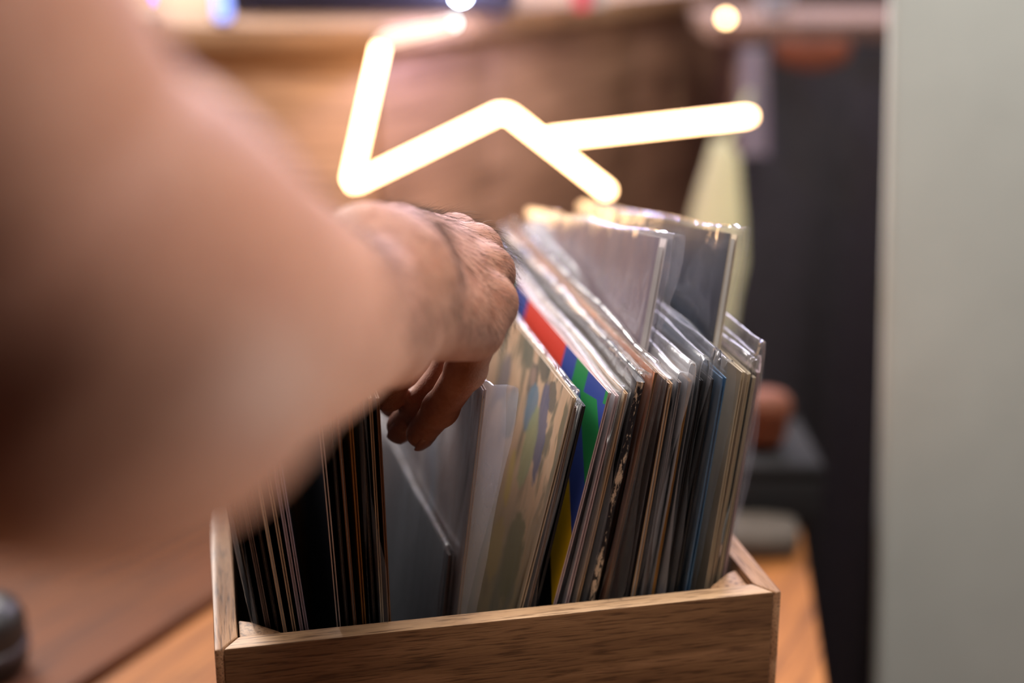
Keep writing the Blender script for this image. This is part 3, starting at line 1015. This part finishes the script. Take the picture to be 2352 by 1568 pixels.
record('upright record with brown edges bordering the open gap', 0.0843, 0.0803, 0.0022, Cv['greypurple'], E_['brown'], back=Cv['grey'], paper=E_['ochre'])

# right half, leaning right
record('short slate grey record sunk low in the open gap', 0.0875, 0.1110, 0.0020, Cv['slategrey'], E_['grey'], plastic='plastic_milky', flap=0.001, top=0.003, tilt=radians(-5), size=0.210, wb=FLOOR_W + 0.017, v0=0.018, wave=0.001)
record('record with a grey brown cover in a milky sleeve under the fingertips', 0.0905, 0.1155, 0.0028, Cv['greybrown'], E_['tan'], plastic='plastic_frost', flap=0.034, top=0.005, wave=0.0025, v0=0.022, taper=0.85, bend=0.011)
record('record with a tan painted cover of green leaves and blue figures', 0.0945, 0.1445, 0.0030, Cv['painted'], E_['beige'], plastic='plastic_crisp', flap=0.006, top=0.004, bow=0.001, size=0.317)
record('brown edged record right behind the painted cover', 0.1010, 0.1483, 0.0024, Cv['brown'], E_['brown'], paper=E_['brown'], plastic='plastic', flap=0.004, size=0.311, top=0.002)
record('black record between brown edges and the colour blocks', 0.1065, 0.1522, 0.0022, Cv['black'], E_['black'], size=0.311)
record('record bordered with blue, green, red and yellow colour blocks', 0.1125, 0.1614, 0.0024, Cv['blocks'], E_['pink'], back=Cv['white'], wb=FLOOR_W + 0.003)
record('record with a white cover and pink edge right of the colour blocks', 0.1210, 0.1672, 0.0030, Cv['white'], E_['pink'], paper=E_['pink'], plastic='plastic', flap=0.002, top=0.002)
record('record with a pale cover and tan edge left of the worn black one', 0.1290, 0.1725, 0.0030, Cv['beige'], E_['tan'], paper=E_['brown'], plastic='plastic', flap=0.003, top=0.003)
record('worn black record with its corner and spine rubbed to bare paper', 0.1400, 0.1800, 0.0045, Cv['worn'], E_['black'], kind='spine', plastic='plastic_crisp', flap=0.0015, top=0.003, wb=FLOOR_W + 0.006)
record('faded orange record in a clear sleeve behind the worn black one', 0.1500, 0.1872, 0.0024, Cv['orange'], E_['brown'], plastic='plastic_crisp', flap=0.010, top=0.006, size=0.316, wb=FLOOR_W + 0.007)
record('tall mauve record pulled up, left of the two raised ones', 0.1603, 0.1898, 0.0075, Cv['mauve'], E_['white'], plastic='plastic_lilac', flap=0.014, taper=0.7, bend=0.006, top=0.003, tilt=radians(-10), wb=-0.1424, v0=0.0154, yaw=radians(-3.3), wave=0.003)
record('record with a very dark brown cover below the raised mauve one', 0.1700, 0.2000, 0.0034, Cv['darkbrown'], E_['tan'], plastic='plastic', flap=0.002, top=0.003)
record('thin grey record in a clear sleeve, right of the dark brown one', 0.1765, 0.2055, 0.0024, Cv['grey'], E_['grey'], plastic='plastic_milky', flap=0.005, top=0.006)
record('brown record inside a milky folded sleeve', 0.1825, 0.2105, 0.0026, Cv['grey'], E_['ochre'], plastic='plastic_milky', flap=0.006, top=0.009, paper=E_['brown'])
record('thin black record left of the blue one', 0.1890, 0.2165, 0.0026, Cv['black'], E_['black'], plastic='plastic', flap=0.005, top=0.012)
record('black record in a milky sleeve touching the blue one', 0.1945, 0.2220, 0.0026, Cv['black'], E_['black'], plastic='plastic_crisp', flap=0.003, top=0.014)
record('record with a light blue cover in a clear sleeve', 0.2010, 0.2278, 0.0042, Cv['blue'], E_['blue'], paper=E_['blue'], plastic='plastic_crisp', flap=0.006, top=0.010)
record('tall dark slate record pulled up highest, in a glossy clear sleeve', 0.2051, 0.2314, 0.0068, Cv['slate'], E_['cream'], back=Cv['beige'], plastic='plastic_crisp', flap=0.013, taper=0.7, bend=0.005, top=0.004, tilt=radians(-9.5), wb=-0.144, v0=0.0182, yaw=radians(-2.9), wave=0.003)
record('cream edged record, left one of two near the right end', 0.2140, 0.2405, 0.0030, Cv['beige'], E_['cream'], paper=E_['beige'], v0=0.022)
record('cream edged record, right one of two near the right end', 0.2190, 0.2455, 0.0030, Cv['beige'], E_['cream'], paper=E_['brown'], v0=0.027, size=0.312, plastic='plastic_crisp', flap=0.005, top=0.008)
record('dark record with a white line edge in a crisp sleeve near the right end', 0.2240, 0.2500, 0.0024, Cv['black'], E_['cream'], v0=0.030, size=0.309, plastic='plastic_crisp', flap=0.004, top=0.012)
record('rightmost record in the crate with a pale pink edge', 0.2300, 0.2538, 0.0026, Cv['darkbrown'], E_['pink'], v0=0.033, size=0.307, plastic='plastic_crisp', flap=0.003, top=0.016, wb=FLOOR_W + 0.003)

# ------------------------------------------------------------------ the person's arm and hand
def A(x, y, z):
    p = at(x, y, z); return np.array([p.x, p.y, p.z])


def cone(P, a, b, ra, rb):
    ab = b - a; t = np.clip(((P - a) @ ab) / (ab @ ab), 0, 1)
    return np.linalg.norm(P - a - t[:, None] * ab, axis=1) - (ra + (rb - ra) * t)


def smin(a, b, k):
    h = np.clip(0.5 + 0.5 * (b - a) / k, 0, 1)
    return b * (1 - h) + a * h - k * h * (1 - h)


wr_u, wr_r = A(905, 690, 0.565), A(900, 600, 0.585)


def chain(pts, n=5):
    """smooth limb: Catmull-Rom through (point, radius) knots, returned as short cones"""
    K = [np.append(p, r) for p, r in pts]
    K = [2 * K[0] - K[1]] + K + [2 * K[-1] - K[-2]]
    out = []
    for i in range(1, len(K) - 2):
        for q in range(n):
            t = q / n
            out.append(0.5 * (2 * K[i] + (K[i + 1] - K[i - 1]) * t + (2 * K[i - 1] - 5 * K[i] + 4 * K[i + 1] - K[i + 2]) * t * t + (3 * K[i] - K[i - 1] - 3 * K[i + 1] + K[i + 2]) * t ** 3))
    out.append(K[-2])
    return [(a[:3], b[:3], a[3], b[3]) for a, b in zip(out[:-1], out[1:])]


FORE = chain([(A(890, 655, 0.578), 0.0275), (A(830, 700, 0.535), 0.0280), (A(758, 738, 0.495), 0.0305), (A(600, 734, 0.42), 0.0385), (A(420, 715, 0.36), 0.0450),
              (A(205, 715, 0.303), 0.0535), (A(-20, 540, 0.287), 0.0505), (A(-250, 170, 0.274), 0.0500), (A(-600, -450, 0.264), 0.053), (A(-1000, -1150, 0.257), 0.058)])
BUMP = [(A(935, 625, 0.55), 0.0160), (A(905, 800, 0.545), 0.012), (A(835, 575, 0.55), 0.016)]
mcp5, mcp4, mcp3, mcp2 = A(1118, 700, 0.632), A(1110, 632, 0.650), A(1083, 584, 0.668), A(1036, 560, 0.688)
PALM = [
    (A(930, 730, 0.572), mcp5, 0.0165, 0.0115), (A(925, 680, 0.580), mcp4, 0.0175, 0.0120),
    (A(918, 620, 0.590), mcp3, 0.0180, 0.0125), (A(905, 563, 0.600), mcp2, 0.0175, 0.0125),
    (A(945, 742, 0.585), A(1085, 752, 0.622), 0.0155, 0.0148),
    (wr_u, A(935, 720, 0.575), 0.0185, 0.0175), (wr_r, A(915, 580, 0.597), 0.0190, 0.0175),
    (A(905, 650, 0.625), A(940, 730, 0.645), 0.018, 0.016), (A(1000, 640, 0.635), A(1040, 700, 0.64), 0.016, 0.014),
]
KNUCK = [(mcp5 + (A(1128, 690, 0.628) - mcp5), 0.0108), (A(1124, 622, 0.645), 0.0108), (A(1096, 572, 0.662), 0.0112), (A(1050, 548, 0.683), 0.0112)]
FING = [
    [(mcp5, 0.0112), (A(1070, 848, 0.650), 0.0088), (A(1012, 938, 0.668), 0.0078), (A(966, 995, 0.682), 0.0070)],
    [(mcp4, 0.0118), (A(1042, 842, 0.674), 0.0092), (A(966, 932, 0.688), 0.0084), (A(923, 978, 0.698), 0.0075)],
    [(mcp3, 0.0120), (A(1000, 830, 0.700), 0.0094), (A(930, 880, 0.712), 0.0086), (A(904, 925, 0.718), 0.0078)],
    [(mcp2, 0.0118), (A(965, 800, 0.722), 0.0092), (A(908, 850, 0.73), 0.0084), (A(890, 890, 0.735), 0.0076)],
    [(A(905, 660, 0.63), 0.0150), (A(905, 770, 0.655), 0.0118), (A(898, 850, 0.672), 0.0100), (A(893, 905, 0.682), 0.0086)],
]
TEND = [(A(945, 690, 0.572), mcp5), (A(940, 645, 0.580), mcp4), (A(930, 585, 0.592), mcp3)]


def arm_sdf(P):
    d = None
    for (a, b, ra, rb) in FORE:
        q = cone(P, a, b, ra, rb)
        d = q if d is None else np.minimum(d, q)
    for (c, r) in BUMP:
        d = smin(d, np.linalg.norm(P - c, axis=1) - r, 0.018)
    p = None
    for (a, b, ra, rb) in PALM:
        q = cone(P, a, b, ra, rb)
        p = q if p is None else smin(p, q, 0.006)
    for (c, r) in KNUCK:
        p = smin(p, np.linalg.norm(P - c, axis=1) - r, 0.006)
    d = smin(d, p, 0.014)
    out = d
    for ch in FING:
        f = None
        for i in range(len(ch) - 1):
            q = cone(P, ch[i][0], ch[i + 1][0], ch[i][1], ch[i + 1][1])
            f = q if f is None else smin(f, q, 0.003)
            if i:
                f = smin(f, np.linalg.norm(P - ch[i][0], axis=1) - ch[i][1] * 1.05, 0.003)
        out = np.minimum(out, smin(d, f, 0.007))
    return out


def surface(sdf, lo, hi, h):
    lo = np.array(lo); nn = np.ceil((np.array(hi) - lo) / h).astype(int) + 1
    c = 6
    cn = nn // c + 2
    gx, gy, gz = np.meshgrid(*[np.arange(k) for k in cn], indexing='ij')
    cp = lo + np.stack([gx, gy, gz], -1).reshape(-1, 3) * (h * c)
    cd = sdf(cp).reshape(cn)
    thr = h * c * 1.8
    vals = np.empty(nn, np.float32)
    ix = [np.minimum((np.arange(k) + c // 2) // c, m_ - 1) for k, m_ in zip(nn, cn)]
    vals[:] = cd[np.ix_(*ix)]
    mask = np.abs(vals) < thr
    idx = np.argwhere(mask)
    vals[mask] = sdf(lo + idx * h).astype(np.float32)
    ins = vals < 0
    # surface nets
    cnt = np.zeros(nn - 1, np.int8)
    for dx in (0, 1):
        for dy in (0, 1):
            for dz in (0, 1):
                cnt += ins[dx:nn[0] - 1 + dx, dy:nn[1] - 1 + dy, dz:nn[2] - 1 + dz]
    act = (cnt > 0) & (cnt < 8)
    cells = np.argwhere(act)
    vid = -np.ones(nn - 1, np.int64); vid[act] = np.arange(len(cells))
    acc = np.zeros((len(cells), 3)); num = np.zeros(len(cells))
    cor = [(0, 0, 0), (1, 0, 0), (0, 1, 0), (1, 1, 0), (0, 0, 1), (1, 0, 1), (0, 1, 1), (1, 1, 1)]
    for i in range(8):
        for ax in range(3):
            if cor[i][ax]: continue
            o1 = np.array(cor[i]); o2 = o1.copy(); o2[ax] = 1
            v1 = vals[tuple((cells + o1).T)]; v2 = vals[tuple((cells + o2).T)]
            cr = (v1 < 0) != (v2 < 0)
            t = np.where(cr, v1 / np.where(cr, v1 - v2, 1), 0)
            pt = o1 + (o2 - o1) * t[:, None]
            acc += np.where(cr[:, None], pt, 0); num += cr
    verts = lo + (cells + acc / num[:, None]) * h
    quads = []
    for ax in range(3):
        sl1 = [slice(None)] * 3; sl2 = [slice(None)] * 3
        sl1[ax] = slice(0, -1); sl2[ax] = slice(1, None)
        a = ins[tuple(sl1)]; b = ins[tuple(sl2)]
        e = np.argwhere(a != b)
        u, w = (ax + 1) % 3, (ax + 2) % 3
        ok = (e[:, u] > 0) & (e[:, w] > 0) & (e[:, u] < nn[u] - 1) & (e[:, w] < nn[w] - 1)
        e = e[ok]
        fl = a[tuple(e.T)]
        q = []
        for (du, dw) in ((-1, -1), (0, -1), (0, 0), (-1, 0)):
            k = e.copy(); k[:, u] += du; k[:, w] += dw
            q.append(vid[tuple(k.T)])
        q = np.stack(q, 1)
        q[~fl] = q[~fl][:, ::-1]
        quads.append(q)
    return verts, np.concatenate(quads)


allp = np.array([c[0] for c in FORE[:-1]] + [c[1] for c in FORE[:-1]] + [c[0] for ch in FING for c in ch])
lo = allp.min(0) - 0.062; hi = allp.max(0) + 0.062
hi[2] = min(hi[2], A(-700, -640, 0.262)[2])
VV, QQ = surface(arm_sdf, lo, hi, 0.0015)
eps = 0.0006
grad = np.stack([arm_sdf(VV + np.eye(3)[i] * eps) - arm_sdf(VV - np.eye(3)[i] * eps) for i in range(3)], 1)
grad /= np.linalg.norm(grad, axis=1)[:, None] + 1e-12

t = NT('skin')
n1 = t.noise(t.coord((22, 22, 22)), 1.0, 4, 0.6)
n2 = t.noise(t.coord((160, 160, 160)), 1.0, 4, 0.65)
skc = t.ramp(n1, [(0.3, hexc(158, 106, 86)), (0.55, hexc(176, 124, 101)), (0.75, hexc(170, 114, 94))])
skc = t.mix(0.35, skc, t.ramp(n2, [(0.35, hexc(150, 96, 79)), (0.65, hexc(194, 148, 127))]))
vor = t.node('ShaderNodeTexVoronoi'); vor.inputs['Scale'].default_value = 900
t.link(t.coord(), vor.inputs['Vector'])
hgt = t.math('ADD', t.math('MULTIPLY', vor.outputs['Distance'], 0.5), n2)
t.bump(hgt, 0.35, 0.0006)
t.b.inputs['Subsurface Weight'].default_value = 0.25
t.b.inputs['Subsurface Radius'].default_value = (0.008, 0.003, 0.0015)
t.b.inputs['Subsurface Scale'].default_value = 0.6
M['skin'] = t.set(skc, 0.6, spec=0.35)

person = empty('person', (-0.62, -0.05, 0))
tag(person, 'person reaching a bare hairy forearm from the left into the records', 'person')
porg = np.array(person.location)
arm = mesh_obj('arm', VV - porg, [tuple(q) for q in QQ.tolist()], M['skin'], person, True)

# fingernails
M['nail'] = mat_plain('fingernail', hexc(166, 116, 98), 0.25, var=0.04, bump=0)
for ch in FING:
    tip, dip = ch[3][0], ch[2][0]
    ax_ = tip - dip; ax_ /= np.linalg.norm(ax_)
    bend = dip - (ch[1][0] + tip) / 2
    bend -= ax_ * (bend @ ax_); bend /= np.linalg.norm(bend) + 1e-9
    sd = np.cross(ax_, bend); r = ch[3][1]
    V, Fc = [], []
    for i in range(6):
        for j in range(7):
            s = -0.0075 + 0.012 * i / 5; a = (j / 6 - 0.5) * 1.7 * (1 - 0.12 * max(0, i - 3))
            p = tip + ax_ * (s + 0.0015) + (bend * cos(a) + sd * sin(a)) * (r + 0.0004 - (0.0006 if i == 0 else 0) - max(0, s) * 0.25)
            V.append(p - porg)
    V += [v - bend * 0.0006 for v in V]
    for i in range(5):
        for j in range(6):
            a = i * 7 + j
            Fc.append((a, a + 1, a + 8, a + 7)); Fc.append((a + 42, a + 49, a + 50, a + 43))
    rim = [j for j in range(7)] + [i * 7 + 6 for i in range(1, 6)] + [35 + j for j in range(5, -1, -1)] + [i * 7 for i in range(4, 0, -1)]
    for k in range(len(rim)):
        a, b = rim[k], rim[(k + 1) % len(rim)]
        Fc.append((a, a + 42, b + 42, b))
    mesh_obj('fingernail', V, Fc, M['nail'], person, True, sharp=50)

# hair on the back of the hand, the wrist and the forearm
tm = NT('body_hair'); tm.set(hexc(74, 48, 34), 0.4); M['hair'] = tm.m
fwd = np.array([0, cos(PITCH), -sin(PITCH)]); upv = np.array([0, sin(PITCH), cos(PITCH)]); rgt = np.array([1.0, 0, 0])
rel = VV - np.array([0, 0, CAM_H])
zc = rel @ fwd; px = 1176 + FPX * (rel @ rgt) / zc; py = 784 - FPX * (rel @ upv) / zc
nx_, nu_, nf_ = grad @ rgt, grad @ upv, grad @ fwd
dors = nu_ * 0.75 + nx_ * 0.45 - nf_ * 0.15
hand_w = np.where((px > 930) & (px < 1175) & (py < 770) & (dors > 0.25), 1.0, 0)
wrist_w = np.where((px > 620) & (px <= 930) & (dors > 0.45) & (zc > 0.40), 0.5, 0)
fore_w = np.where((px <= 620) & (px > 250) & (dors > 0.5), 0.12, 0)
kn = np.where((px > 1090) & (py > 560) & (py < 760) & (nx_ > 0.1) & (zc < 0.68), 0.8, 0)
wgt = hand_w + wrist_w + fore_w + kn
wgt /= wgt.sum()
NH = 3600
pick = RNG.choice(len(VV), NH, p=wgt)
HV, HF = [], []
for i in pick:
    p = VV[i] + RNG.normal(0, 0.0006, 3); n = grad[i]
    p = p - n * 0.0008
    flow = rgt * 0.75 - upv * 0.65 + fwd * 0.25 + RNG.normal(0, 0.28, 3)
    flow -= n * (flow @ n); flow /= np.linalg.norm(flow) + 1e-9
    L_ = RNG.uniform(0.006, 0.013); r0 = RNG.uniform(0.00005, 0.000085)
    lift = RNG.uniform(0.15, 0.6); curl = RNG.uniform(-0.35, 0.35)
    side = np.cross(n, flow)
    base = len(HV)
    for k in range(5):
        s = k / 4
        c = p + flow * L_ * s + n * L_ * lift * (s - 0.55 * s * s) + side * L_ * curl * s * s
        rr = r0 * (1 - 0.85 * s)
        for a in range(3):
            w = 2 * pi * a / 3
            HV.append(c + (side * cos(w) + n * sin(w)) * rr - porg)
    for k in range(4):
        for a in range(3):
            HF.append((base + k * 3 + a, base + k * 3 + (a + 1) % 3, base + k * 3 + 3 + (a + 1) % 3, base + k * 3 + 3 + a))
hair = mesh_obj('arm_hair', HV, HF, M['hair'], person, True)
hair['kind'] = 'stuff'
# short dark sleeve at the shoulder end of the arm
M['shirt'] = mat_plain('dark_shirt', hexc(34, 32, 36), 0.85, scale=80)
a0, a1 = A(-620, -490, 0.264), A(-1000, -1150, 0.257)
V, Fc = tube_mesh([Vector(a0 + (a1 - a0) * k / 5 - porg) for k in range(6)], [0.062, 0.063, 0.065, 0.066, 0.068, 0.07], 28)
mesh_obj('shirt_sleeve', V, Fc, M['shirt'], person, True, sharp=50)
